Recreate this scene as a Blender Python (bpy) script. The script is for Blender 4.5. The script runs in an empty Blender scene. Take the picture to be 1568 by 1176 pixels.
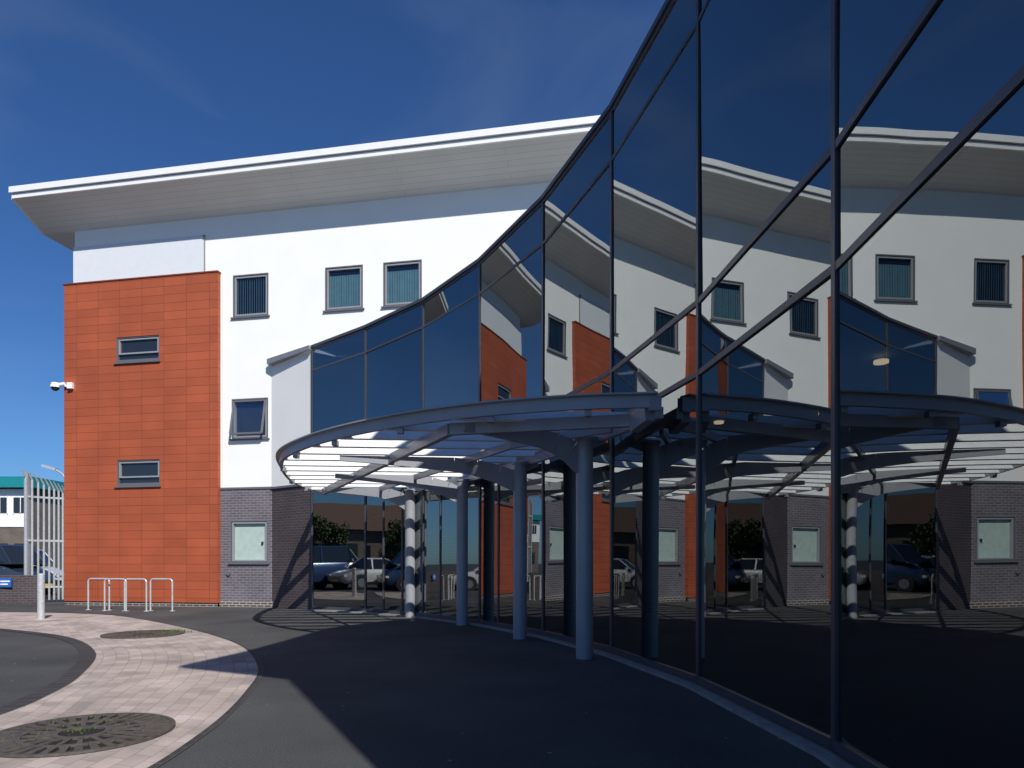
import bpy, math, random
from mathutils import Vector, Matrix
random.seed(7)
S = bpy.context.scene
C = bpy.context.collection
R = math.radians

# ------------------------------------------------------------------ helpers
def empty(name, loc=(0,0,0)):
    e = bpy.data.objects.new(name, None); e.location = loc; C.objects.link(e); return e

class MB:
    def __init__(s): s.v=[]; s.f=[]; s.m=[]; s.uv=[]
    def face(s, pts, m=0, uv=None):
        n=len(s.v); s.v += [tuple(p) for p in pts]
        s.f.append(tuple(range(n,n+len(pts)))); s.m.append(m)
        s.uv.append(uv if uv else [(0,0)]*len(pts))
    def box8(s, p, m=0):
        for q in ((0,3,2,1),(4,5,6,7),(0,1,5,4),(1,2,6,5),(2,3,7,6),(3,0,4,7)):
            s.face([p[i] for i in q], m)
    def box(s, x0,x1,y0,y1,z0,z1,m=0):
        s.box8([(x0,y0,z0),(x1,y0,z0),(x1,y1,z0),(x0,y1,z0),(x0,y0,z1),(x1,y0,z1),(x1,y1,z1),(x0,y1,z1)],m)
    def bar(s, p0,p1,w,h,m=0,up=(0,0,1),h1=None,w1=None):
        p0=Vector(p0);p1=Vector(p1);d=(p1-p0).normalized();up=Vector(up)
        if abs(d.dot(up))>.98: up=Vector((0,1,0))
        a=d.cross(up).normalized(); b=a.cross(d).normalized()
        h1=h if h1 is None else h1; w1=w if w1 is None else w1
        L=[]
        for p,ww,hh in ((p0,w,h),(p1,w1,h1)):
            for i,j in ((-1,-1),(1,-1),(1,1),(-1,1)): L.append(p+a*(i*ww/2)+b*(j*hh/2))
        s.box8(L,m)
    def tube(s,p0,p1,r0,r1=None,n=16,m=0,caps=True):
        r1=r0 if r1 is None else r1
        p0=Vector(p0);p1=Vector(p1);d=(p1-p0).normalized()
        up=Vector((0,0,1)) if abs(d.z)<.95 else Vector((1,0,0))
        a=d.cross(up).normalized(); b=a.cross(d)
        A=[];B=[]
        for i in range(n):
            t=2*math.pi*i/n; o=a*math.cos(t)+b*math.sin(t)
            A.append(p0+o*r0);B.append(p1+o*r1)
        for i in range(n):
            j=(i+1)%n; s.face([A[i],A[j],B[j],B[i]],m)
        if caps: s.face(A[::-1],m); s.face(B,m)
    def path(s,pts,r,n=10,m=0):
        for i in range(len(pts)-1): s.tube(pts[i],pts[i+1],r,n=n,m=m)
    def make(s,name,mats,parent=None,smooth=False,loc=None,merge=False):
        me=bpy.data.meshes.new(name); me.from_pydata(s.v,[],s.f)
        for m in mats: me.materials.append(m)
        for i,p in enumerate(me.polygons): p.material_index=s.m[i]
        uvl=me.uv_layers.new(name='UVMap'); k=0
        for i,u in enumerate(s.uv):
            for q in u: uvl.data[k].uv=q; k+=1
        me.update()
        if merge:
            import bmesh
            bm=bmesh.new(); bm.from_mesh(me); bmesh.ops.remove_doubles(bm,verts=bm.verts,dist=0.0005); bmesh.ops.recalc_face_normals(bm,faces=bm.faces); bm.to_mesh(me); bm.free()
        if smooth:
            for p in me.polygons: p.use_smooth=True
            try: me.set_sharp_from_angle(angle=R(35))
            except Exception: pass
        o=bpy.data.objects.new(name,me); C.objects.link(o)
        if loc: o.location=loc
        if parent: o.parent=parent
        return o

def nmat(name):
    m=bpy.data.materials.new(name); m.use_nodes=True
    nt=m.node_tree; b=nt.nodes['Principled BSDF']; return m,nt,b
def N(nt,t,**k):
    n=nt.nodes.new(t)
    for a,v in k.items(): setattr(n,a,v)
    return n
def mat(name,col,rough=.5,metal=0,var=.08,scale=6,bump=0,bscale=60,spec=.5):
    m,nt,b=nmat(name)
    b.inputs['Roughness'].default_value=rough; b.inputs['Metallic'].default_value=metal
    b.inputs['Specular IOR Level'].default_value=spec
    g=N(nt,'ShaderNodeNewGeometry')
    no=N(nt,'ShaderNodeTexNoise'); no.inputs['Scale'].default_value=scale; no.inputs['Detail'].default_value=6
    nt.links.new(g.outputs['Position'],no.inputs['Vector'])
    r=N(nt,'ShaderNodeValToRGB'); c=col
    r.color_ramp.elements[0].position=.3; r.color_ramp.elements[1].position=.7
    r.color_ramp.elements[0].color=tuple(x*(1-var) for x in c)+(1,)
    r.color_ramp.elements[1].color=tuple(min(1,x*(1+var)) for x in c)+(1,)
    nt.links.new(no.outputs['Fac'],r.inputs['Fac']); nt.links.new(r.outputs['Color'],b.inputs['Base Color'])
    if bump:
        n2=N(nt,'ShaderNodeTexNoise'); n2.inputs['Scale'].default_value=bscale; n2.inputs['Detail'].default_value=4
        nt.links.new(g.outputs['Position'],n2.inputs['Vector'])
        bp=N(nt,'ShaderNodeBump'); bp.inputs['Strength'].default_value=bump; bp.inputs['Distance'].default_value=.02
        nt.links.new(n2.outputs['Fac'],bp.inputs['Height']); nt.links.new(bp.outputs['Normal'],b.inputs['Normal'])
    return m
def brickmat(name,c1,c2,mortar,bw,bh,ms,bump=.4,rough=.8,offset=.5,dirt=.25):
    m,nt,b=nmat(name); b.inputs['Roughness'].default_value=rough
    uv=N(nt,'ShaderNodeUVMap')
    br=N(nt,'ShaderNodeTexBrick'); br.offset=offset
    br.inputs['Color1'].default_value=c1+(1,); br.inputs['Color2'].default_value=c2+(1,); br.inputs['Mortar'].default_value=mortar+(1,)
    br.inputs['Scale'].default_value=1; br.inputs['Mortar Size'].default_value=ms; br.inputs['Mortar Smooth'].default_value=.1
    br.inputs['Brick Width'].default_value=bw; br.inputs['Row Height'].default_value=bh; br.inputs['Bias'].default_value=0
    nt.links.new(uv.outputs['UV'],br.inputs['Vector'])
    no=N(nt,'ShaderNodeTexNoise'); no.inputs['Scale'].default_value=.9; no.inputs['Detail'].default_value=8
    nt.links.new(uv.outputs['UV'],no.inputs['Vector'])
    mr=N(nt,'ShaderNodeMapRange'); mr.inputs[1].default_value=.3; mr.inputs[2].default_value=.7; mr.inputs[3].default_value=1-dirt; mr.inputs[4].default_value=1+dirt*.5
    nt.links.new(no.outputs['Fac'],mr.inputs[0])
    mx=N(nt,'ShaderNodeMix',data_type='RGBA',blend_type='MULTIPLY'); mx.inputs[0].default_value=1
    nt.links.new(br.outputs['Color'],mx.inputs[6]); nt.links.new(mr.outputs[0],mx.inputs[7])
    nt.links.new(mx.outputs[2],b.inputs['Base Color'])
    bp=N(nt,'ShaderNodeBump'); bp.inputs['Strength'].default_value=bump; bp.inputs['Distance'].default_value=.006; bp.invert=True
    nt.links.new(br.outputs['Fac'],bp.inputs['Height']); nt.links.new(bp.outputs['Normal'],b.inputs['Normal'])
    return m

# ------------------------------------------------------------------ materials
M_render=mat('white_render',(.87,.87,.84),.85,var=.02,scale=1.2,bump=.1,bscale=90)
M_metalw=mat('pale_metal_cladding',(.70,.73,.76),.45,var=.02)
M_soffit=brickmat('soffit_boards',(.74,.74,.70),(.76,.76,.72),(.56,.56,.53),6.0,.17,.006,bump=.3,rough=.35,dirt=.05)
M_fascia=mat('white_fascia',(.86,.86,.85),.4,var=.02)
M_dark=mat('dark_reveal',(.03,.03,.035),.6)
M_terra=brickmat('terracotta_tiles',(.42,.092,.034),(.36,.077,.029),(.22,.045,.02),.75,.25,.008,bump=.5,rough=.65,offset=0,dirt=.16)
M_brick=brickmat('grey_blue_brick',(.15,.13,.155),(.11,.095,.115),(.25,.24,.25),.225,.075,.009)
M_brickd=brickmat('dark_purple_brick',(.080,.055,.062),(.054,.040,.046),(.12,.11,.11),.225,.075,.009)
M_plinth=brickmat('plinth_brick',(.11,.07,.065),(.08,.055,.055),(.40,.38,.35),.225,.075,.014)
M_frame=mat('window_frame',(.13,.13,.145),.4,var=.03)
M_mull=mat('mullion_metal',(.085,.088,.10),.35,metal=.2,var=.05)
M_steel=mat('painted_steel',(.33,.34,.375),.36,metal=.1,var=.06,scale=3)
M_slat=mat('canopy_slat_metal',(.76,.76,.76),.4,var=.05)
M_galv=mat('galvanised_steel',(.55,.56,.57),.4,metal=.3,var=.12,scale=14)
M_conc=mat('concrete_kerb',(.28,.27,.26),.85,var=.2,scale=8,bump=.3)
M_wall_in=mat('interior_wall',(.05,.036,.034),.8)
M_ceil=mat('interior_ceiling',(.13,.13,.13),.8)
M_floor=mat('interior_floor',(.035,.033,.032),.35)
M_coping=mat('grey_coping',(.27,.28,.31),.45,metal=.2)
M_blk=mat('black_rubber',(.02,.02,.02),.8)

def glossy_pane(name,col,r=.03):
    m,nt,b=nmat(name); b.inputs['Base Color'].default_value=col+(1,); b.inputs['Roughness'].default_value=r
    b.inputs['Specular IOR Level'].default_value=.8; return m
M_pane_dark=glossy_pane('window_glass_dark',(.02,.025,.035))
M_blind=mat('vertical_blind_teal',(.55,.80,.76),.6)
M_blind2=mat('vertical_blind_dark',(.30,.42,.44),.6)
M_frost=mat('frosted_pane',(.42,.52,.47),.25)

def glassmat(name,base,fk,tint,tr):
    m=bpy.data.materials.new(name); m.use_nodes=True; nt=m.node_tree; nt.nodes.clear()
    o=N(nt,'ShaderNodeOutputMaterial'); mx=N(nt,'ShaderNodeMixShader')
    gl=N(nt,'ShaderNodeBsdfGlossy'); gl.inputs['Roughness'].default_value=.003; gl.inputs['Color'].default_value=tint+(1,)
    t=N(nt,'ShaderNodeBsdfTransparent'); t.inputs['Color'].default_value=tr+(1,)
    fr=N(nt,'ShaderNodeFresnel'); fr.inputs['IOR'].default_value=1.5
    ma=N(nt,'ShaderNodeMath',operation='MULTIPLY_ADD'); ma.inputs[1].default_value=fk; ma.inputs[2].default_value=base; ma.use_clamp=True
    nt.links.new(fr.outputs[0],ma.inputs[0]); nt.links.new(ma.outputs[0],mx.inputs[0])
    nt.links.new(t.outputs[0],mx.inputs[1]); nt.links.new(gl.outputs[0],mx.inputs[2]); nt.links.new(mx.outputs[0],o.inputs[0])
    g=N(nt,'ShaderNodeNewGeometry'); no=N(nt,'ShaderNodeTexNoise'); no.inputs['Scale'].default_value=.8; no.inputs['Detail'].default_value=0
    nt.links.new(g.outputs['Position'],no.inputs['Vector'])
    bp=N(nt,'ShaderNodeBump'); bp.inputs['Strength'].default_value=.10; bp.inputs['Distance'].default_value=.03
    nt.links.new(no.outputs['Fac'],bp.inputs['Height']); nt.links.new(bp.outputs['Normal'],gl.inputs['Normal'])
    return m
M_glass=glassmat('tinted_curtain_glass',.25,.75,(.88,.93,.92),(.22,.24,.28))

# ------------------------------------------------------------------ ground
def asphalt():
    m,nt,b=nmat('asphalt'); b.inputs['Roughness'].default_value=.85
    g=N(nt,'ShaderNodeNewGeometry')
    a=N(nt,'ShaderNodeTexNoise'); a.inputs['Scale'].default_value=90; a.inputs['Detail'].default_value=4
    c=N(nt,'ShaderNodeTexNoise'); c.inputs['Scale'].default_value=.6; c.inputs['Detail'].default_value=7
    v=N(nt,'ShaderNodeTexVoronoi'); v.inputs['Scale'].default_value=3.2
    for n in (a,c,v): nt.links.new(g.outputs['Position'],n.inputs['Vector'])
    r=N(nt,'ShaderNodeValToRGB'); r.color_ramp.elements[0].position=.35; r.color_ramp.elements[1].position=.75
    r.color_ramp.elements[0].color=(.028,.029,.030,1); r.color_ramp.elements[1].color=(.110,.110,.110,1)
    nt.links.new(a.outputs['Fac'],r.inputs['Fac'])
    mr=N(nt,'ShaderNodeMapRange'); mr.inputs[1].default_value=.3; mr.inputs[2].default_value=.7; mr.inputs[3].default_value=.62; mr.inputs[4].default_value=1.3
    nt.links.new(c.outputs['Fac'],mr.inputs[0])
    mx=N(nt,'ShaderNodeMix',data_type='RGBA',blend_type='MULTIPLY'); mx.inputs[0].default_value=1
    nt.links.new(r.outputs['Color'],mx.inputs[6]); nt.links.new(mr.outputs[0],mx.inputs[7])
    lt=N(nt,'ShaderNodeMath',operation='LESS_THAN'); lt.inputs[1].default_value=.055
    nt.links.new(v.outputs['Distance'],lt.inputs[0])
    m2=N(nt,'ShaderNodeMix',data_type='RGBA'); m2.inputs[7].default_value=(.24,.22,.18,1)
    nt.links.new(lt.outputs[0],m2.inputs[0]); nt.links.new(mx.outputs[2],m2.inputs[6])
    nt.links.new(m2.outputs[2],b.inputs['Base Color'])
    bp=N(nt,'ShaderNodeBump'); bp.inputs['Strength'].default_value=.6; bp.inputs['Distance'].default_value=.008
    nt.links.new(a.outputs['Fac'],bp.inputs['Height']); nt.links.new(bp.outputs['Normal'],b.inputs['Normal'])
    return m
g=MB(); g.face([(-900,-900,0),(900,-900,0),(900,900,0),(-900,900,0)])
g.make('asphalt_ground',[asphalt()])

def cr(pts,n=10):
    out=[]; P=[Vector(p) for p in pts]; P=[2*P[0]-P[1]]+P+[2*P[-1]-P[-2]]
    for i in range(1,len(P)-2):
        for k in range(n):
            t=k/n; a,b,c,d=P[i-1],P[i],P[i+1],P[i+2]
            out.append(.5*((2*b)+(c-a)*t+(2*a-5*b+4*c-d)*t*t+(3*b-a-3*c+d)*t**3))
    out.append(P[-2]); return out
outer=cr([(-15,18.2),(-11.8,17.7),(-9.6,16.7),(-6.7,13.9),(-4.5,11.2),(-3.25,8.8),(-2.73,7.06),(-2.42,5.34),(-2.4,3.8),(-2.9,1.5),(-4,-1.5)],12)
inner=cr([(-15,15.2),(-12.3,14.5),(-10,13.4),(-7.9,12.0),(-6.24,10.04),(-5.2,8.06),(-4.78,6.89),(-4.6,6.0),(-4.55,4.5),(-4.9,2.0),(-6,-1)],12)
pv,nt,b=nmat('block_paving'); b.inputs['Roughness'].default_value=.85
uv=N(nt,'ShaderNodeUVMap')
br=N(nt,'ShaderNodeTexBrick'); br.inputs['Color1'].default_value=(.50,.41,.36,1); br.inputs['Color2'].default_value=(.38,.315,.285,1); br.inputs['Mortar'].default_value=(.27,.225,.20,1)
br.inputs['Scale'].default_value=1; br.inputs['Brick Width'].default_value=.24; br.inputs['Row Height'].default_value=.16; br.inputs['Mortar Size'].default_value=.004
nw=N(nt,'ShaderNodeTexNoise'); nw.inputs['Scale'].default_value=3
nt.links.new(uv.outputs['UV'],nw.inputs['Vector'])
vm=N(nt,'ShaderNodeVectorMath',operation='MULTIPLY_ADD'); vm.inputs[1].default_value=(.03,.03,0)
nt.links.new(nw.outputs['Color'],vm.inputs[0]); nt.links.new(uv.outputs['UV'],vm.inputs[2]); nt.links.new(vm.outputs[0],br.inputs['Vector'])
no=N(nt,'ShaderNodeTexNoise'); no.inputs['Scale'].default_value=1.6; no.inputs['Detail'].default_value=8
nt.links.new(uv.outputs['UV'],no.inputs['Vector'])
mr=N(nt,'ShaderNodeMapRange'); mr.inputs[1].default_value=.3; mr.inputs[2].default_value=.7; mr.inputs[3].default_value=.68; mr.inputs[4].default_value=1.22
nt.links.new(no.outputs['Fac'],mr.inputs[0])
mx=N(nt,'ShaderNodeMix',data_type='RGBA',blend_type='MULTIPLY'); mx.inputs[0].default_value=1
nt.links.new(br.outputs['Color'],mx.inputs[6]); nt.links.new(mr.outputs[0],mx.inputs[7]); nt.links.new(mx.outputs[2],b.inputs['Base Color'])
bp=N(nt,'ShaderNodeBump'); bp.inputs['Strength'].default_value=.4; bp.inputs['Distance'].default_value=.004; bp.invert=True
nt.links.new(br.outputs['Fac'],bp.inputs['Height']); nt.links.new(bp.outputs['Normal'],b.inputs['Normal'])
g=MB(); L=0
for i in range(len(outer)-1):
    mid0=(outer[i]+inner[i])/2; mid1=(outer[i+1]+inner[i+1])/2; dl=(mid1-mid0).length
    w0=(outer[i]-inner[i]).length; w1=(outer[i+1]-inner[i+1]).length
    g.face([(outer[i].x,outer[i].y,.004),(inner[i].x,inner[i].y,.004),(inner[i+1].x,inner[i+1].y,.004),(outer[i+1].x,outer[i+1].y,.004)],0,
           [(L,0),(L,w0),(L+dl,w1),(L+dl,0)]); L+=dl
g.make('block_paving',[pv])
def strip(mb,pts,off0,off1,z0,z1,m=0,uvs=False):
    n=len(pts); A=[];B=[]
    for i in range(n):
        a=pts[max(0,i-1)]; c=pts[min(n-1,i+1)]
        d=(Vector((c[0]-a[0],c[1]-a[1]))).normalized(); nn=Vector((d.y,-d.x))
        p=Vector((pts[i][0],pts[i][1])); A.append(p+nn*off0); B.append(p+nn*off1)
    L=0
    for i in range(n-1):
        a0,a1,b0,b1=A[i],A[i+1],B[i],B[i+1]; dl=(a1-a0).length
        u=[(L,0),(L,off1-off0),(L+dl,off1-off0),(L+dl,0)]
        mb.face([(a0.x,a0.y,z1),(b0.x,b0.y,z1),(b1.x,b1.y,z1),(a1.x,a1.y,z1)],m,u)
        if z1-z0>.001:
            mb.face([(a0.x,a0.y,z0),(a0.x,a0.y,z1),(a1.x,a1.y,z1),(a1.x,a1.y,z0)],m)
            mb.face([(b0.x,b0.y,z0),(b1.x,b1.y,z0),(b1.x,b1.y,z1),(b0.x,b0.y,z1)],m)
            mb.face([(a0.x,a0.y,z0),(a1.x,a1.y,z0),(b1.x,b1.y,z0),(b0.x,b0.y,z0)],m)
        L+=dl
    if z1-z0>.001:
        for i in (0,n-1):
            mb.face([(A[i].x,A[i].y,z0),(B[i].x,B[i].y,z0),(B[i].x,B[i].y,z1),(A[i].x,A[i].y,z1)],m)
M_edge=brickmat('edging_setts',(.05,.045,.045),(.035,.032,.035),(.10,.09,.08),.2,.3,.01,dirt=.3)
g=MB(); strip(g,[(p.x,p.y) for p in inner],-.10,.10,.008,.008); strip(g,[(p.x,p.y) for p in outer],-.03,.03,.008,.008)
g.make('paving_edging',[M_edge])

# tree grates ---------------------------------------------------------------
M_iron=mat('cast_iron',(.10,.085,.075),.6,metal=.2,var=.3,scale=20)
M_soil=mat('soil',(.014,.012,.010),.95,var=.3,scale=15,bump=.6)
M_weed=mat('weeds',(.07,.12,.025),.6,var=.4,scale=30)
def grate(x,y,r,nw):
    e=empty('tree_grate',(x,y,0))
    g=MB(); n=48
    g.face([(r*math.cos(2*math.pi*i/n),r*math.sin(2*math.pi*i/n),.006) for i in range(n)])
    g.make('soil_disc',[M_soil],e)
    g=MB()
    def ring(r0,r1,z):
        for i in range(n):
            a=2*math.pi*i/n;c=2*math.pi*(i+1)/n
            P=[(r0*math.cos(a),r0*math.sin(a)),(r1*math.cos(a),r1*math.sin(a)),(r1*math.cos(c),r1*math.sin(c)),(r0*math.cos(c),r0*math.sin(c))]
            g.box8([p+(.008,) for p in P]+[p+(z,) for p in P])
    ring(r*.95,r,.026); ring(r*.60,r*.66,.025); ring(r*.24,r*.31,.025)
    k=36
    for i in range(k):
        a=2*math.pi*i/k
        for q0,q1 in ((.31,.60),(.66,.95)):
            if q0<.5 and i%2: continue
            g.bar((r*q0*math.cos(a),r*q0*math.sin(a),.016),(r*q1*math.cos(a),r*q1*math.sin(a),.016),.036 if q0<.5 else .042,.014,w1=.036 if q0<.5 else .060)
    g.make('grille_bars',[M_iron],e)
    g=MB()
    for i in range(nw):
        a=random.gauss(2.4,1.0); q=r*random.choice([.50,.84,.88,.2])+random.gauss(0,.05)
        if random.random()<.2: a=random.random()*6.283
        h=random.uniform(.005,.020); dx=random.gauss(0,.014); dy=random.gauss(0,.014)
        px,py=q*math.cos(a),q*math.sin(a); w=random.uniform(.003,.009)
        g.face([(px-w,py,.012),(px+w,py,.012),(px+dx,py+dy,.016+h)])
    g.make('weeds',[M_weed],e)
grate(-3.37,5.35,.66,240); grate(-6.75,12.5,.68,40); grate(-8.9,9.9,.66,40)
g=MB()
for i in range(160):
    px,py=-6.35+random.gauss(0,.13),12.85+random.gauss(0,.09); w=.008; h=random.uniform(.03,.09)
    g.face([(px-w,py,.008),(px+w,py,.008),(px+random.gauss(0,.03),py+random.gauss(0,.03),h)])
g.make('grass_tuft',[M_weed])

# ------------------------------------------------------------------ office building
OB=empty('office_building')
DX,DY=.9824,-.1867
def W(t,o,z): return (t*DX+o*(-.1867), 18.46+t*DY+o*(-.9824), z)
def wall_holes(mb,t0,t1,z0,z1,holes,o,m=0,depth=.14,mr=None):
    ts=sorted({t0,t1}|{h[0] for h in holes}|{h[1] for h in holes}); zs=sorted({z0,z1}|{h[2] for h in holes}|{h[3] for h in holes})
    for i in range(len(ts)-1):
        for j in range(len(zs)-1):
            a,b_,c,d=ts[i],ts[i+1],zs[j],zs[j+1]
            if any(a>=h[0]-1e-6 and b_<=h[1]+1e-6 and c>=h[2]-1e-6 and d<=h[3]+1e-6 for h in holes): continue
            mb.face([W(a,o,c),W(b_,o,c),W(b_,o,d),W(a,o,d)],m,[(a,c),(b_,c),(b_,d),(a,d)])
    mr=m if mr is None else mr
    for h in holes:
        a,b_,c,d=h
        for q in (((a,c),(a,d)),((a,d),(b_,d)),((b_,d),(b_,c)),((b_,c),(a,c))):
            (p0,q0),(p1,q1)=q
            mb.face([W(p0,o,q0),W(p1,o,q1),W(p1,o-depth,q1),W(p0,o-depth,q0)],mr,[(p0,q0),(p1,q1),(p1+.1,q1+.1),(p0+.1,q0+.1)])
def wbox(mb,t0,t1,o0,o1,z0,z1,m=0):
    mb.box8([W(t0,o1,z0),W(t1,o1,z0),W(t1,o0,z0),W(t0,o0,z0),W(t0,o1,z1),W(t1,o1,z1),W(t1,o0,z1),W(t0,o0,z1)],m)
WIN=[('dark',-8.32,-7.19,8.47,9.71),('teal',-5.42,-4.28,8.47,9.71),('teal',-3.67,-2.545,8.47,9.71),('teal',-.3,.84,8.47,9.71),
     ('open',-8.36,-7.20,4.91,6.09)]
WG=[('frost',-8.40,-7.20,1.29,2.53)]
WR=[('slot',-12.12,-10.66,7.31,8.08),('slot',-12.10,-10.64,3.59,4.38)]
g=MB(); wall_holes(g,-13.7,9,3.46,11.48,[w[1:] for w in WIN],0)
for (a,b_) in (((-13.7,0),(-13.7,-12)),((-13.7,-12),(9,-12)),((9,-12),(9,0))):
    g.face([W(a[0],a[1],0),W(b_[0],b_[1],0),W(b_[0],b_[1],11.48),W(a[0],a[1],11.48)])
g.make('rendered_walls',[M_render],OB)
g=MB(); wall_holes(g,-8.75,9,.18,3.455,[w[1:] for w in WG],.01); g.make('brick_walls',[M_brick],OB)
g=MB()
t0,t1=-8.75,9
g.face([W(t0,.03,0),W(t1,.03,0),W(t1,.03,.18),W(t0,.03,.18)],0,[(t0,0),(t1,0),(t1,.18),(t0,.18)])
g.face([W(t0,.03,.18),W(t1,.03,.18),W(t1,.0,.18),W(t0,.0,.18)],0)
t0,t1=-13.95,-8.75
g.face([W(t0,.10,0),W(t1,.10,0),W(t1,.10,.12),W(t0,.10,.12)],0,[(t0,0),(t1,0),(t1,.12),(t0,.12)])
g.make('plinth',[M_plinth],OB)
g=MB(); wbox(g,-8.73,-6.9,0,.035,3.44,3.50); g.make('base_trim',[M_frame],OB)
g=MB(); wall_holes(g,-13.95,-8.73,.12,9.80,[w[1:] for w in WR],.14,depth=.2)
g.face([W(-8.73,.14,.12),W(-8.73,0,.12),W(-8.73,0,9.80),W(-8.73,.14,9.80)],0,[(0,.12),(.14,.12),(.14,9.8),(0,9.8)])
g.face([W(-13.95,.14,.12),W(-13.95,-5,.12),W(-13.95,-5,9.8),W(-13.95,.14,9.8)],0,[(0,.12),(5,.12),(5,9.8),(0,9.8)])
g.face([W(-13.95,.14,9.8),W(-8.73,.14,9.8),W(-8.73,0,9.8),W(-13.95,0,9.8)])
g.make('terracotta_cladding',[M_terra],OB)
g=MB(); wbox(g,-13.99,-8.71,-.3,.165,9.80,9.835); g.make('cladding_coping',[M_terra],OB)
g=MB(); wbox(g,-13.72,-9.25,-.2,.04,9.84,10.98); g.make('metal_panel',[M_metalw],OB)
g=MB(); wbox(g,-9.25,-9.225,-.02,.043,9.84,10.98); g.make('panel_edge_trim',[M_coping],OB)
g=MB()
tl,tr,D=-14.78,9.5,1.1
g.face([W(tl,D,12.03),W(tr,D,12.03),W(tr,0,11.48),W(tl,0,11.48)],0,[(tl,0),(tr,0),(tr,1.23),(tl,1.23)])
g.face([W(tl,0,11.48),W(-13.7,0,11.48),W(-13.7,-12,11.48),W(tl,-12,11.48)],0,[(0,0),(1,0),(1,12),(0,12)])
g.make('soffit',[M_soffit],OB)
g=MB()
wbox(g,tl-.04,tr,D-.02,D+.10,12.17,12.34); wbox(g,tl,tr,D-.04,D+.04,12.02,12.150)
g.bar(W(tl-.02,D-.03,12.10),W(tl-.02,0.0,11.56),.05,.20); g.bar(W(tl-.02,0,11.60),W(tl-.02,-12,11.6),.05,.24)
g.bar(W(tl-.02,D+.05,12.25),W(tl-.02,-12,12.5),.07,.16)
g.make('fascia',[M_fascia],OB)
g=MB(); wbox(g,tl+.03,tr,D-.06,D+.02,12.145,12.172); g.make('fascia_joint',[M_dark],OB)
g=MB(); g.face([W(tl,D,12.30),W(tr,D,12.30),W(tr,-12,12.6),W(tl,-12,12.6)]); g.face([W(tl,D-.03,12.03),W(tl,-12,11.6),W(tl,-12,12.5),W(tl,D-.03,12.3)]); g.make('roof_deck',[M_coping],OB)
M_wglass=glassmat('window_glass',.02,.9,(.9,.95,.97),(.94,.97,.97))
M_case=mat('casement_grey',(.28,.29,.31),.4,var=.03)
def window(kind,a,b_,c,d,o):
    e=empty('window_'+kind); e.parent=OB
    g=MB(); fw=.035
    oo,oi=o-.02,o-.10
    if kind!='slot': oo=o+.012
    wbox(g,a,a+fw,oi,oo,c,d); wbox(g,b_-fw,b_,oi,oo,c,d); wbox(g,a+fw,b_-fw,oi,oo,d-fw,d); wbox(g,a+fw,b_-fw,oi,oo,c,c+fw)
    ia,ib,ic,id_=a+fw+.012,b_-fw-.012,c+fw+.012,d-fw-.012; k=.045
    if kind=='slot': ic=c+.26; wbox(g,a+fw,b_-fw,oi,oo-.02,c+fw,c+.10)
    g2=MB()
    for q in ((ia,ia+k,ic,id_),(ib-k,ib,ic,id_),(ia+k,ib-k,id_-k,id_),(ia+k,ib-k,ic,ic+k)): wbox(g2,q[0],q[1],oi-.01,oo-.018,q[2],q[3])
    wbox(g,a-.05,b_+.05,o-.08,o+.06,c-.04,c-.001)
    g.make('frame',[M_frame],e); g2.make('casement',[M_case],e)
    g=MB()
    pane=M_pane_dark if kind!='frost' else M_frost
    po=o-.095
    g.face([W(a+.02,po,c+.02),W(b_-.02,po,c+.02),W(b_-.02,po,d-.02),W(a+.02,po,d-.02)])
    g.make('pane_back',[pane],e)
    if kind in('teal','dark'):
        g=MB(); n=13
        for i in range(n):
            t=ia+k+(ib-ia-2*k)*(i+.5)/n; w=(ib-ia-2*k)/n*(.47 if kind=='teal' else .26)
            wo=.004*math.sin(i*2.1); zt=id_-k-(.14 if kind=='teal' else .02)
            g.face([W(t-w,o-.078,ic+k+.01),W(t+w,o-.070+wo,ic+k+.01),W(t+w,o-.070+wo,zt),W(t-w,o-.078,zt)])
        g.make('blinds',[M_blind if kind=='teal' else M_blind2],e)
        gg=MB(); gg.face([W(ia,o-.05,ic),W(ib,o-.05,ic),W(ib,o-.05,id_),W(ia,o-.05,id_)]); gg.make('glass',[M_wglass],e)
    if kind=='frost':
        g=MB(); wbox(g,b_-.24,b_-.19,o-.085,o-.04,c+.55,c+.62); g.make('handle',[M_dark],e)
    if kind=='open':
        g=MB()
        def T(t,u): return Vector(W(t,o+.02+.20*u,d-.08-(d-c-.20)*u))
        A,B,Cc,Dd=T(a+.08,0),T(b_-.08,0),T(b_-.08,1),T(a+.08,1)
        for p,q in ((A,B),(B,Cc),(Cc,Dd),(Dd,A)): g.bar(p,q,.05,.05,up=(0,-1,0.1))
        g.make('sash',[M_frame],e)
        gg=MB(); gg.face([A,B,Cc,Dd]); gg.make('glass',[M_wglass],e)
for w in WIN: window(w[0],*w[1:],0)
for w in WG: window(w[0],*w[1:],.01)
for w in WR: window(w[0],*w[1:],.14)
g=MB(); g.bar(W(-9.25,.05,10.94),W(-9.25,.05,10.86),.05,.05); g.tube(W(-8.45,.01,.98),W(-8.45,.06,.98),.06); g.make('wall_vent',[M_frame],OB)

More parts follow.
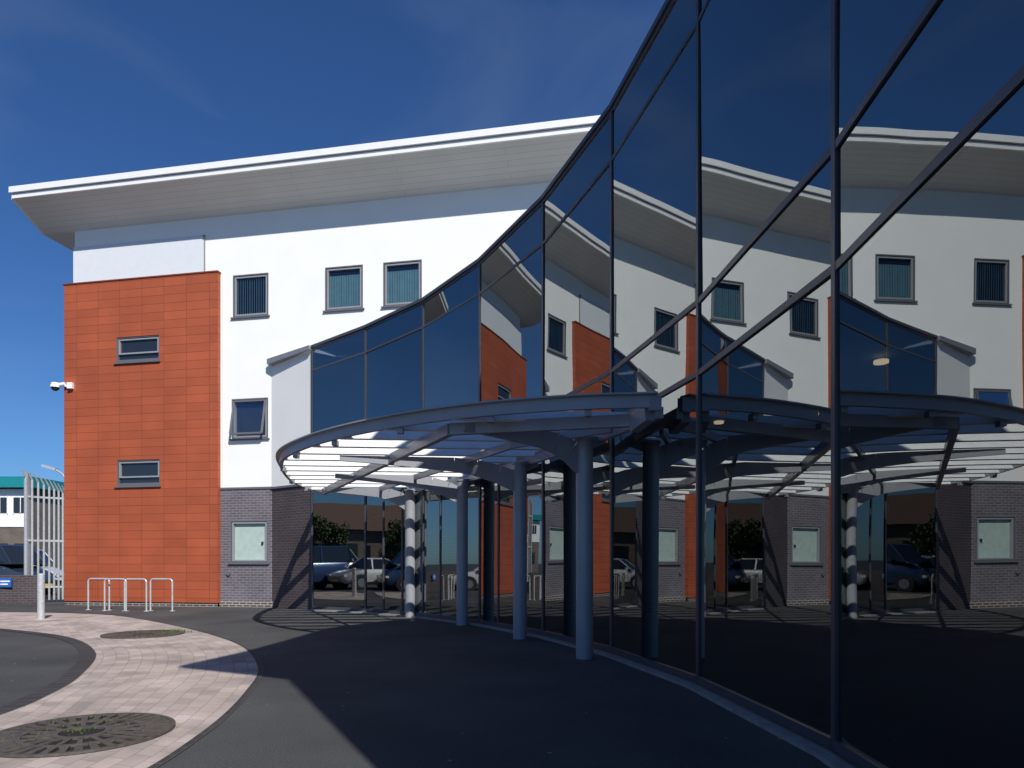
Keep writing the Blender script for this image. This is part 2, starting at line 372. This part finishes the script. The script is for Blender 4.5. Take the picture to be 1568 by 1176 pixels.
# ------------------------------------------------------------------ glazed entrance building
EB=empty('glazed_entrance_building')
P={0:(-6.99,19.80),1:(-5.459,18.643),2:(-3.791,17.68),3:(-2.110,16.218),4:(-.674,14.38),5:(.558,12.157),6:(1.440,9.835),7:(2.013,7.353),8:(2.254,4.75),9:(2.15,2.35),10:(1.98,.6),11:(1.75,-.75)}
TOP={0:7.10,1:7.18,2:7.40,3:7.54,4:7.67,5:7.80,6:7.88,7:7.92,8:7.96,9:8.0,10:8.03,11:8.06}
T2={1:6.55,2:6.75,3:6.90,4:6.98,5:7.0,6:7.13,7:7.16,8:7.2,9:7.22,10:7.25,11:7.27}
TA={1:3.90,2:3.93,3:3.96,4:4.0,5:4.05,6:4.09,7:4.15,8:4.24,9:4.30,10:4.33,11:4.35}
TB={1:3.22,2:3.24,3:3.26,4:3.28,5:3.30,6:3.34,7:3.38,8:3.40,9:3.43,10:3.45,11:3.46}
V=lambda i:Vector(P[i])
def no_(i,j):
    d=(V(j)-V(i)).normalized(); n=Vector((d.y,-d.x)); m=(V(i)+V(j))/2
    return n if n.dot(Vector((-6,6))-m)>0 else -n
def nv(i):
    a=max(1,i-1); b=min(11,i+1); return no_(a,b)
gl=MB(); tr_=MB(); mu=MB()
for i in range(1,11):
    n=no_(i,i+1)
    lev=[{k:.11 for k in range(12)},TB,TA,T2,{k:TOP[k]-.04 for k in TOP}]
    for q in range(4):
        a,b_=V(i),V(i+1)
        tilt=random.gauss(0,.0026); yaw=random.gauss(0,.0012)*(0 if i in(6,7,8) else 1)
        z00,z10,z01,z11=lev[q][i],lev[q][i+1],lev[q+1][i],lev[q+1][i+1]
        def PT(v,z,s,tt):
            o=n*(s*yaw*1.2 + tt*tilt*(z01-z00)/2); return (v.x+o.x,v.y+o.y,z)
        gl.face([PT(a,z00,-1,-1),PT(b_,z10,1,-1),PT(b_,z11,1,1),PT(a,z01,-1,1)])
    a,b_=V(i),V(i+1); ln=(b_-a).normalized()*.028; a=a+ln; b_=b_-ln
    for lv,h in ((TB,.060),(TA,.060),(T2,.045)):
        tr_.bar((a.x,a.y,lv[i]),(b_.x,b_.y,lv[i+1]),.036,h)
    tr_.bar((a.x,a.y,.085),(b_.x,b_.y,.085),.05,.07)
    tr_.bar((a.x,a.y,TOP[i]-.06),(b_.x,b_.y,TOP[i+1]-.06),.04,.04)
for i in range(1,12):
    a=V(i); n=nv(i)
    mu.bar((a.x,a.y,.03),(a.x,a.y,TOP[i]-.03),.055,.046,up=(n.x,n.y,0))
gl.make('glass_panes',[M_glass],EB); tr_.make('transoms',[M_mull],EB); mu.make('mullions',[M_mull],EB)
g=MB()
for i in range(1,11):
    n=no_(i,i+1); a,b_=V(i)-n*.06,V(i+1)-n*.06; g.bar((a.x,a.y,TOP[i]+.01),(b_.x,b_.y,TOP[i+1]+.01),.22,.07)
g.make('coping',[M_mull],EB)
def off(i,d):
    a=nv(i) if i<11 else no_(10,11)
    return V(i)-a*d
g=MB()
IDX=list(range(1,12))
for q in range(len(IDX)-1):
    i,j=IDX[q],IDX[q+1]; a0,a1=off(i,.12),off(j,.12); b0,b1=off(i,6.5),off(j,6.5)
    for z,m in ((.02,2),(TB[i]+.04,1),(TB[i]+.45,2)):
        zz=z+(0 if z<1 else TB[j]-TB[i])
        g.face([(a0.x,a0.y,z),(a1.x,a1.y,zz),(b1.x,b1.y,zz),(b0.x,b0.y,z)],m)
    g.face([(a0.x,a0.y,TB[i]+.04),(a1.x,a1.y,TB[j]+.04),(a1.x,a1.y,TB[j]+.45),(a0.x,a0.y,TB[i]+.45)],0)
    g.face([(b0.x,b0.y,0),(b1.x,b1.y,0),(b1.x,b1.y,TOP[j]),(b0.x,b0.y,TOP[i])],0)
    t0_,t1_=off(i,0),off(j,0)
    g.face([(t0_.x,t0_.y,TOP[i]),(t1_.x,t1_.y,TOP[j]),(b1.x,b1.y,TOP[j]),(b0.x,b0.y,TOP[i])],1)
a=off(11,0);b_=off(11,6.5)
g.face([(a.x,a.y,0),(b_.x,b_.y,0),(b_.x,b_.y,TOP[11]),(a.x,a.y,TOP[11])],0)
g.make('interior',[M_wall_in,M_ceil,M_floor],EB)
g=MB()
for i in (3,5,7,9):
    v=off(i,1.6); g.tube((v.x,v.y,.02),(v.x,v.y,7.2),.16,n=20)
g.make('interior_columns',[mat('interior_column',(.16,.16,.17),.6)],EB,smooth=True)
ml,nt,b=nmat('downlight_lamp'); b.inputs['Emission Color'].default_value=(1,.75,.4,1); b.inputs['Emission Strength'].default_value=2.2
g=MB()
for (x,y) in ((3.72,6.88),(4.25,9.3),(3.0,9.9),(3.35,12.2)):
    g.tube((x,y,3.35),(x,y,3.38),.07,n=20)
g.make('downlights',[ml],EB)
g=MB()
pr=[(1.75,-.75),(.05,.12),(.33,1.4),(.50,3.2),(.62,5.0),(1.25,6.3),(1.95,7.3),(2.254,4.75),(2.15,2.35),(1.98,.6)]
for z in (8.02,8.16): g.face([(p[0],p[1],z) for p in pr])
for i in range(len(pr)):
    j=(i+1)%len(pr); g.face([pr[i]+(8.02,),pr[j]+(8.02,),pr[j]+(8.16,),pr[i]+(8.16,)])
g.make('roof_overhang',[M_coping],EB)
g=MB()
a,b_=V(0),V(1); L=(b_-a).length
def seg(m,z0,z1):
    g.face([(a.x,a.y,z0),(b_.x,b_.y,z0),(b_.x,b_.y,z1),(a.x,a.y,z1)],m,[(0,z0),(L,z0),(L,z1),(0,z1)])
    c=b_+Vector((.9,.75)); g.face([(b_.x,b_.y,z0),(c.x,c.y,z0),(c.x,c.y,z1),(b_.x,b_.y,z1)],m)
seg(1,0,3.45); seg(0,3.46,7.06)
g.make('end_bay_wall',[M_render,M_brickd],EB)  # lower brick colour is darkened to carry the shade of this turned face
g=MB()
sa=a.lerp(b_,.02); g.bar((sa.x,sa.y-.06,7.07),(b_.x,b_.y,7.16),.28,.16,h1=.11,w1=.22); g.make('end_bay_coping',[M_coping],EB)
g=MB(); g.bar((a.x,a.y,3.455),(b_.x,b_.y,3.455),.08,.06); g.make('end_bay_trim',[M_frame],EB)
g=MB()
pts=[(P[i][0],P[i][1]) for i in range(1,12)]
strip(g,pts,.05,.15,0,.035,0); strip(g,pts,-.05,.05,0,.05,1)
g.make('kerb',[M_conc,M_brickd],EB)
g=MB()
for i in (2,3,4):
    for f in (.33,.66):
        v=V(i).lerp(V(i+1),f); nn=no_(i,i+1); g.bar((v.x,v.y,.06),(v.x,v.y,TB[i]),.045,.04,up=(nn.x,nn.y,0))
g.make('door_frames',[M_mull],EB)

# ------------------------------------------------------------------ canopy
CA=empty('entrance_canopy')
edge=cr([(1.70,7.98),(.67,8.12),(-.69,8.63),(-2.05,9.57),(-3.22,10.8),(-4.18,12.4),(-4.86,14.8),(-5.10,16.6),(-5.0,18.0)],10)
E=[(p.x,p.y) for p in edge]
g=MB(); strip(g,E,-.03,.03,3.15,3.30); strip(g,E,-.10,.06,3.295,3.315)
g.make('edge_fascia',[M_steel],CA)
cols=[(1.01,9.5),(.14,11.9),(-1.05,14.4),(-2.45,16.4)]
inn=[(1.74,8.0),(1.45,9.0),(1.12,9.9),(.25,12.1),(-.95,14.6),(-2.3,16.5),(-3.6,17.7)]
SL=.08   # slats run slightly skew to the office wall
def hit(c,pts):
    best=None
    for i in range(len(pts)-1):
        (x0,y0),(x1,y1)=pts[i],pts[i+1]; f0=y0-SL*x0-c; f1=y1-SL*x1-c
        if f0*f1<=0 and f0!=f1:
            s=f0/(f0-f1); return (x0+(x1-x0)*s,y0+(y1-y0)*s)
    return best
g=MB(); c=8.75
while c<17.9:
    p,q=hit(c,E),hit(c,inn)
    if p and q and q[0]-p[0]>.3:
        g.bar((p[0]+.03,p[1],3.215),(q[0],q[1],3.215),.035,.17,up=(0,.55,1))
    c+=.74
g.make('slats',[M_slat],CA)
g=MB()
bm_=[(-4.75,17.2),(-.81,9.0),(1.6,8.4)]
for i in range(2): g.bar(bm_[i]+(3.09,),bm_[i+1]+(3.09,),.09,.15)
for i in range(len(inn)-1): g.bar(inn[i]+(3.10,),inn[i+1]+(3.10,),.08,.13)
mid=[(-3.6,17.4),(-2.9,15.9),(-1.2,12.6),(0.0,10.2),(1.3,8.9)]
for i in range(len(mid)-1): g.bar(mid[i]+(3.09,),mid[i+1]+(3.09,),.06,.11)
g.bar((1.60,7.99,3.2),(1.74,8.0,3.2),.10,.17)
g.bar((1.5,8.42,3.05),(1.62,8.05,3.12),.12,.22)
for i in range(8,len(E)-1,9):   # small fixing brackets under the rim
    g.box(E[i][0]-.03,E[i][0]+.05,E[i][1]+.03,E[i][1]+.15,3.08,3.16)
g.make('beams',[M_steel],CA)
g=MB(); h=MB()
tips=[(-.62,8.85),(-2.9,11.5),(-3.6,13.9),(-4.55,16.7)]
for (x,y),(tx,ty) in zip(cols,tips):
    g.tube((x,y,.0),(x,y,3.03),.12,n=28); g.tube((x,y,3.03),(x,y,3.06),.14,n=28)
    c=Vector((x,y,0)); d=Vector((tx,ty,0))-c; n=8; prev=None
    for k in range(n+1):
        s=k/n; hh=.26*(1-s)**1.2+.09
        zc=3.13-hh/2-.25*(1-min(1,s*2.6))**2
        p=c+d*s; p.z=zc
        if prev: h.bar(prev[0],p,.07,prev[1],h1=hh)
        prev=(p,hh)
    nn=Vector((.3,.22,0)); h.bar((x,y,2.98),(x+nn.x,y+nn.y,3.08),.07,.2,h1=.1)
g.make('columns',[M_steel],CA,smooth=True,merge=True); h.make('arms',[M_steel],CA)

# ------------------------------------------------------------------ street furniture
def hoop(x,y,ang=0,w=.64):
    e=empty('bicycle_rack',(x,y,0)); e.rotation_euler[2]=ang
    g=MB(); r=.09; H=.86; pts=[(-w/2,0,0),(-w/2,0,H-r)]
    for k in range(1,7): a=math.pi-k*math.pi/12; pts.append((-w/2+r+r*math.cos(a),0,H-r+r*math.sin(a)))
    for k in range(0,7): a=math.pi/2-k*math.pi/12; pts.append((w/2-r+r*math.cos(a),0,H-r+r*math.sin(a)))
    pts.append((w/2,0,0)); g.path(pts,.022,n=12)
    g.make('hoop_tube',[M_galv],e,smooth=True)
    g=MB()
    for s in (-1,1): g.tube((s*w/2,0,.0),(s*w/2,0,.012),.07,n=16)
    g.make('base_plates',[M_galv],e)
for x,y in ((-11.35,18.75),(-10.72,18.45),(-10.12,18.35),(-9.45,18.4)): hoop(x,y,-.18,.66)
e=empty('bollard',(-10.9,15.8,0)); g=MB(); g.tube((0,0,0),(0,0,1.03),.075,n=24); g.tube((0,0,1.03),(0,0,1.06),.075,.05,n=24); g.tube((0,0,0),(0,0,.012),.13,n=24)
g.make('post',[M_galv],e,smooth=True)
e=empty('palisade_gate'); g=MB()
a=Vector((-15.45,21.7,0)); b_=Vector((-14.55,22.5,0)); n=10
def gp(s):
    p=a.lerp(b_,s); p.y+=.15*math.sin(s*3.14); return p
for i in range(n):
    s=i/(n-1); p=gp(s); H=4.25-.55*s
    g.bar((p.x,p.y,.08),(p.x,p.y,H-.25),.055,.02,up=(0,-1,0))
    g.bar((p.x,p.y,H-.25),(p.x-.06,p.y-.16,H+.05),.055,.02,up=(0,-1,0),w1=.012)
for z in (.5,2.0,3.4):
    for i in range(n-1):
        p,q=gp(i/(n-1)),gp((i+1)/(n-1)); g.bar((p.x,p.y+.04,z),(q.x,q.y+.04,z),.05,.06)
g.box(a.x-.10,a.x+.03,a.y+.05,a.y+.18,0,4.15,1)
for k in range(7):
    x=-15.4+k*.16; g.bar((x,24.6,.05),(x,24.6,3.3),.05,.02,up=(0,-1,0),m=1)
g.make('pales_and_rails',[M_galv,M_steel],e)
e=empty('boundary_wall'); g=MB()
def vw(x0,y0,x1,y1,z0,z1,th=.22):
    L=math.hypot(x1-x0,y1-y0)
    g.face([(x0,y0,z0),(x1,y1,z0),(x1,y1,z1),(x0,y0,z1)],0,[(0,z0),(L,z0),(L,z1),(0,z1)])
    g.face([(x0,y0+th,z0),(x1,y1+th,z0),(x1,y1+th,z1),(x0,y0+th,z1)],0,[(0,z0),(L,z0),(L,z1),(0,z1)])
    g.face([(x0,y0,z1),(x1,y1,z1),(x1,y1+th,z1),(x0,y0+th,z1)],0)
    g.face([(x1,y1,z0),(x1,y1+th,z0),(x1,y1+th,z1),(x1,y1,z1)],0)
vw(-24,20.2,-14.75,21.2,0,.9)
g.make('brickwork',[M_brickd],e)
e=empty('wall_sign'); g=MB(); g.box(-15.78,-15.42,21.02,21.05,.54,.82,0); g.box(-15.75,-15.46,21.01,21.02,.70,.74,1); g.box(-15.75,-15.52,21.01,21.02,.61,.65,1)
g.make('sign_plate',[mat('blue_sign',(.02,.12,.45),.4),M_fascia],e)
e=empty('security_camera'); g=MB()
p=Vector(W(-13.72,.2,6.68))
g.bar(Vector(W(-13.66,.16,6.68)),p+Vector((-.25,0,.02)),.05,.05); g.bar(p+Vector((.05,0,-.08)),p+Vector((.05,0,.10)),.16,.12,up=(0,-1,0))
g.tube(p+Vector((-.42,0,.02)),p+Vector((-.12,0,.06)),.06,n=16)
g.tube(p+Vector((-.42,0,.10)),p+Vector((-.42,0,-.04)),.10,.14,n=20)
for k in range(4):
    a0=k*math.pi/8;a1=(k+1)*math.pi/8
    g.tube(p+Vector((-.42,0,-.04-.11*math.sin(a0))),p+Vector((-.42,0,-.04-.11*math.sin(a1))),.11*math.cos(a0),max(.002,.11*math.cos(a1)),n=20,m=1)
g.make('camera_body',[M_fascia,M_pane_dark],e,smooth=True)
e=empty('street_lamp',(-22.85,35,0)); g=MB(); g.tube((0,0,0),(0,0,5.5),.09,.05,n=16)
g.path([(0,0,5.5),(-.2,0,5.8),(-.6,0,6.05)],.04); g.bar((-1.2,0,6.22),(-.5,0,6.02),.22,.12); g.make('pole_and_lantern',[M_galv],e,smooth=True)

# neighbouring building with teal eaves
e=empty('teal_roofed_building'); g=MB()
M_teal=mat('teal_metal',(.01,.22,.25),.5); M_yb=brickmat('buff_brick',(.15,.12,.10),(.13,.10,.085),(.20,.18,.16),.3,.1,.01)
x0,x1,y0=-80,-40.9,58
g.face([(x0,y0,0),(x1,y0,0),(x1,y0,8.2),(x0,y0,8.2)],0,[(x0,0),(x1,0),(x1,8.2),(x0,8.2)])
g.face([(x1,y0,0),(x1,y0+15,0),(x1,y0+15,8.2),(x1,y0,8.2)],0,[(0,0),(15,0),(15,8.2),(0,8.2)])
g.box(x0-.5,x1+.6,y0-.8,y0+15,7.5,8.4,1); g.box(x0,x1,y0-.08,y0,4.2,7.4,3)
for i in range(22):
    xa=x0+1+i*1.75
    g.box(xa,xa+1.2,y0-.14,y0-.06,5.4,6.7,2); g.box(xa-.06,xa,y0-.17,y0-.06,5.3,6.8,3); g.box(xa+1.2,xa+1.26,y0-.17,y0-.06,5.3,6.8,3); g.box(xa+.57,xa+.63,y0-.17,y0-.06,5.4,6.7,3)
    g.box(xa,xa+1.2,y0-.06,y0-.01,1.2,2.8,2)
g.make('walls_windows_roof',[M_yb,M_teal,M_pane_dark,M_fascia],e)

# low building on the far side of the car park (seen as a reflection)
e=empty('brick_warehouse'); g=MB()
g.box(-62,-52,-10,24,0,4.2,0); g.face([(-62.5,-10.5,4.2),(-51.5,-10.5,4.2),(-57,-10.5,7.0)],0); g.face([(-62.5,24.5,4.2),(-51.5,24.5,4.2),(-57,24.5,7.0)],0)
g.face([(-51.4,-10.5,4.15),(-51.4,24.5,4.15),(-57,24.5,7.0),(-57,-10.5,7.0)],1); g.face([(-62.6,-10.5,4.15),(-62.6,24.5,4.15),(-57,24.5,7.0),(-57,-10.5,7.0)],1)
for k in range(9): g.box(-52.02,-51.95,-8+k*3.6,-6+k*3.6,1.2,2.8,2)
g.make('walls_and_roof',[mat('buff_render',(.22,.17,.13),.8),mat('brown_roof_tiles',(.15,.09,.065),.8),M_pane_dark],e)

# ------------------------------------------------------------------ cars
M_wheel=mat('alloy_wheel',(.4,.4,.42),.35,metal=.7); M_red=mat('tail_lamp',(.4,.01,.01),.2); M_lampw=mat('head_lamp',(.7,.7,.72),.15)
M_plate=mat('number_plate',(.7,.6,.1),.4)
def car(x,y,ang,col,van=False):
    e=empty('parked_van' if van else 'parked_car',(x,y,0)); e.rotation_euler[2]=ang
    mp=bpy.data.materials.new('car_paint'); mp.use_nodes=True; b=mp.node_tree.nodes['Principled BSDF']
    b.inputs['Base Color'].default_value=col+(1,); b.inputs['Roughness'].default_value=.25; b.inputs['Coat Weight'].default_value=.8; b.inputs['Metallic'].default_value=.2
    g=MB()
    hb=.3 if van else 0
    st=[(-2.12,.42,.70,.66),(-2.05,.30,.86,.78),(-1.7,.24,.95+hb,.85),(-.9,.22,.95+hb,.87),(.2,.22,.94+hb,.87),(1.0,.22,.92+hb*.7,.86),(1.6,.24,.82+hb*.3,.82),(1.98,.28,.70,.74),(2.12,.40,.58,.62)]
    rings=[]
    for (X,zb,zt,hw) in st:
        zm=(zb+zt)/2
        h=[(0,zb),(hw*.86,zb),(hw*.98,zb+.12),(hw,zm),(hw*.97,zt-.10),(hw*.88,zt),(0,zt+.03)]
        rings.append([(X,a,z) for a,z in h]+[(X,-a,z) for a,z in h[-2:0:-1]])
    for i in range(len(rings)-1):
        A,B=rings[i],rings[i+1]; n=len(A)
        for k in range(n):
            j=(k+1)%n; g.face([A[k],A[j],B[j],B[k]])
    g.face(rings[0][::-1]); g.face(rings[-1])
    g.make('body',[mp],e,smooth=True,merge=True)
    zt=.94+hb; zr=1.46 if not van else 1.95; xs=[1.05,.35,-1.15,-1.85] if not van else [1.35,.8,-1.85,-2.0]
    g=MB(); hb_,hr=.76,.58
    if van: hb_,hr=.80,.72
    for s in (1,-1):
        g.face([(xs[0],s*hb_,zt-.02),(xs[3],s*hb_,zt-.02),(xs[2],s*hr,zr-.03),(xs[1],s*hr,zr-.03)],1)
    g.face([(xs[0],hb_,zt-.02),(xs[0],-hb_,zt-.02),(xs[1],-hr,zr-.03),(xs[1],hr,zr-.03)],1)
    g.face([(xs[3],hb_,zt-.02),(xs[3],-hb_,zt-.02),(xs[2],-hr,zr-.03),(xs[2],hr,zr-.03)],1)
    g.box8([(xs[2]-.03,-hr-.02,zr-.05),(xs[1]+.03,-hr-.02,zr-.05),(xs[1]+.03,hr+.02,zr-.05),(xs[2]-.03,hr+.02,zr-.05),(xs[2]+.12,-hr+.1,zr+.02),(xs[1]-.12,-hr+.1,zr+.02),(xs[1]-.12,hr-.1,zr+.02),(xs[2]+.12,hr-.1,zr+.02)],0)
    for s in (1,-1):
        for p,q in (((xs[0],hb_),(xs[1],hr)),((xs[3],hb_),(xs[2],hr)),((-.35,hb_),(-.35,hr))):
            g.bar((p[0],s*p[1],zt-.02),(q[0],s*q[1],zr-.03),.07,.05)
        g.box(.75,.9,.84 if s>0 else -.98,.98 if s>0 else -.84,zt,zt+.12)
    g.make('cabin',[mp,M_pane_dark],e)
    g=MB()
    for X in (1.32,-1.32):
        for s in (1,-1):
            g.tube((X,s*.66,.32),(X,s*.885,.32),.37,n=24,m=2)
            g.tube((X,s*.68,.31),(X,s*.90,.31),.31,n=24,m=0); g.tube((X,s*.9,.31),(X,s*.91,.31),.20,n=20,m=1)
    g.make('wheels',[M_blk,M_wheel,M_dark],e)
    g=MB()
    for s in (1,-1):
        g.box(1.95,2.09,s*.6-.14,s*.6+.14,.58,.68,0); g.box(-2.11,-2.0,s*.64-.1,s*.64+.1,.66,.84,1)
    g.box(2.10,2.135,-.26,.26,.36,.47,2); g.box(-2.135,-2.10,-.26,.26,.5,.61,2)
    g.make('lights_and_plates',[M_lampw,M_red,M_plate],e)
blue=(.03,.07,.18); silver=(.45,.47,.5); white=(.75,.75,.75)
car(-19.9,26.5,R(-10),(.035,.05,.08),True); car(-26.0,36,R(10),white,True); car(-32,43,R(15),silver)
car(-16.8,13.0,R(75),silver); car(-17.2,10.2,R(78),(.04,.06,.09)); car(-18.3,7.4,R(80),(.3,.02,.02)); car(-17.6,16.0,R(70),blue,True); car(-18.5,19.0,R(70),white)
car(-26,12.5,R(-100),white,True); car(-26,9.3,R(-100),(.4,.03,.03)); car(-27,6,R(-100),blue); car(-26.5,16,R(-100),silver)

# ------------------------------------------------------------------ trees
M_leaf=mat('foliage',(.05,.075,.022),.6,var=.45,scale=2.5); M_bark=mat('bark',(.12,.09,.06),.9,var=.3,scale=10)
def tree(x,y,H,Rr):
    e=empty('broadleaf_tree',(x,y,0)); g=MB()
    g.tube((0,0,0),(0,0,H*.35),.22,.16,n=12); g.tube((0,0,H*.35),(.2,.1,H*.7),.16,.07,n=10)
    cl=[]
    for k in range(26):
        a=random.random()*6.28; q=Rr*random.random()**.5*.85; z=H*(.38+.55*random.random()); q*=math.sqrt(max(.1,1-((z/H-.6)/.45)**2))
        c=Vector((q*math.cos(a),q*math.sin(a),z)); cl.append((c,Rr*random.uniform(.22,.42)))
        if k<12: g.tube((0,0,H*random.uniform(.25,.5)),c,.06,.02,n=6)
    g.make('trunk_and_limbs',[M_bark],e)
    g=MB()
    for c,r in cl:
        for k in range(130):
            d=Vector((random.gauss(0,1),random.gauss(0,1),random.gauss(0,.8))).normalized()*r*random.uniform(.55,1.08)
            p=c+d; u=Vector((random.gauss(0,1),random.gauss(0,1),random.gauss(0,1))).normalized()*.14; w=u.orthogonal().normalized()*.10
            g.face([p-u,p+w,p+u,p-w])
    g.make('foliage',[M_leaf],e)
for t in ((-49,7,5,2.4),(-49,17,5.2,2.6)): tree(*t)

# ------------------------------------------------------------------ light, sky, camera
el=R(40); hx,hy=.447,-.894
sun=bpy.data.lights.new('sun','SUN'); sun.energy=5.0; sun.angle=R(.5); sun.color=(1,.965,.90)
so=bpy.data.objects.new('sun',sun); C.objects.link(so)
d=Vector((hx*math.cos(el),hy*math.cos(el),math.sin(el)))
so.rotation_euler=d.to_track_quat('Z','Y').to_euler(); so.location=(20,-30,40)
w=bpy.data.worlds.new('World'); S.world=w; w.use_nodes=True; nt=w.node_tree; bg=nt.nodes['Background']
sk=N(nt,'ShaderNodeTexSky',sky_type='NISHITA'); sk.sun_disc=False; sk.sun_elevation=el; sk.sun_rotation=math.atan2(hx,hy)
sk.air_density=1.0; sk.dust_density=.3; sk.ozone_density=2.2
mm=N(nt,'ShaderNodeMix',data_type='RGBA',blend_type='MULTIPLY'); mm.inputs[0].default_value=1; mm.inputs[7].default_value=(.46,.80,1.30,1)
nt.links.new(sk.outputs[0],mm.inputs[6])
tc=N(nt,'ShaderNodeTexCoord'); mp_=N(nt,'ShaderNodeMapping'); mp_.inputs['Scale'].default_value=(2.2,2.2,6); mp_.inputs['Rotation'].default_value=(.3,.2,.5)
cn=N(nt,'ShaderNodeTexNoise'); cn.inputs['Scale'].default_value=1.3; cn.inputs['Detail'].default_value=9; cn.inputs['Distortion'].default_value=.6
cr_=N(nt,'ShaderNodeMapRange'); cr_.inputs[1].default_value=.5; cr_.inputs[2].default_value=.85; cr_.inputs[3].default_value=0; cr_.inputs[4].default_value=.11
nt.links.new(tc.outputs['Generated'],mp_.inputs['Vector']); nt.links.new(mp_.outputs[0],cn.inputs['Vector']); nt.links.new(cn.outputs['Fac'],cr_.inputs[0])
cm=N(nt,'ShaderNodeMix',data_type='RGBA'); cm.inputs[7].default_value=(7,8,9,1)
nt.links.new(cr_.outputs[0],cm.inputs[0]); nt.links.new(mm.outputs[2],cm.inputs[6]); nt.links.new(cm.outputs[2],bg.inputs['Color']); bg.inputs['Strength'].default_value=.07
cam=bpy.data.cameras.new('camera'); co=bpy.data.objects.new('camera',cam); C.objects.link(co)
co.location=(0,0,1.365); co.rotation_euler=(R(90),0,0); cam.lens=24.0; cam.sensor_width=36; cam.shift_y=.1722; cam.clip_end=3000; cam.clip_start=.05
S.camera=co
S.view_settings.view_transform='Standard'; S.view_settings.look='None'; S.view_settings.exposure=0
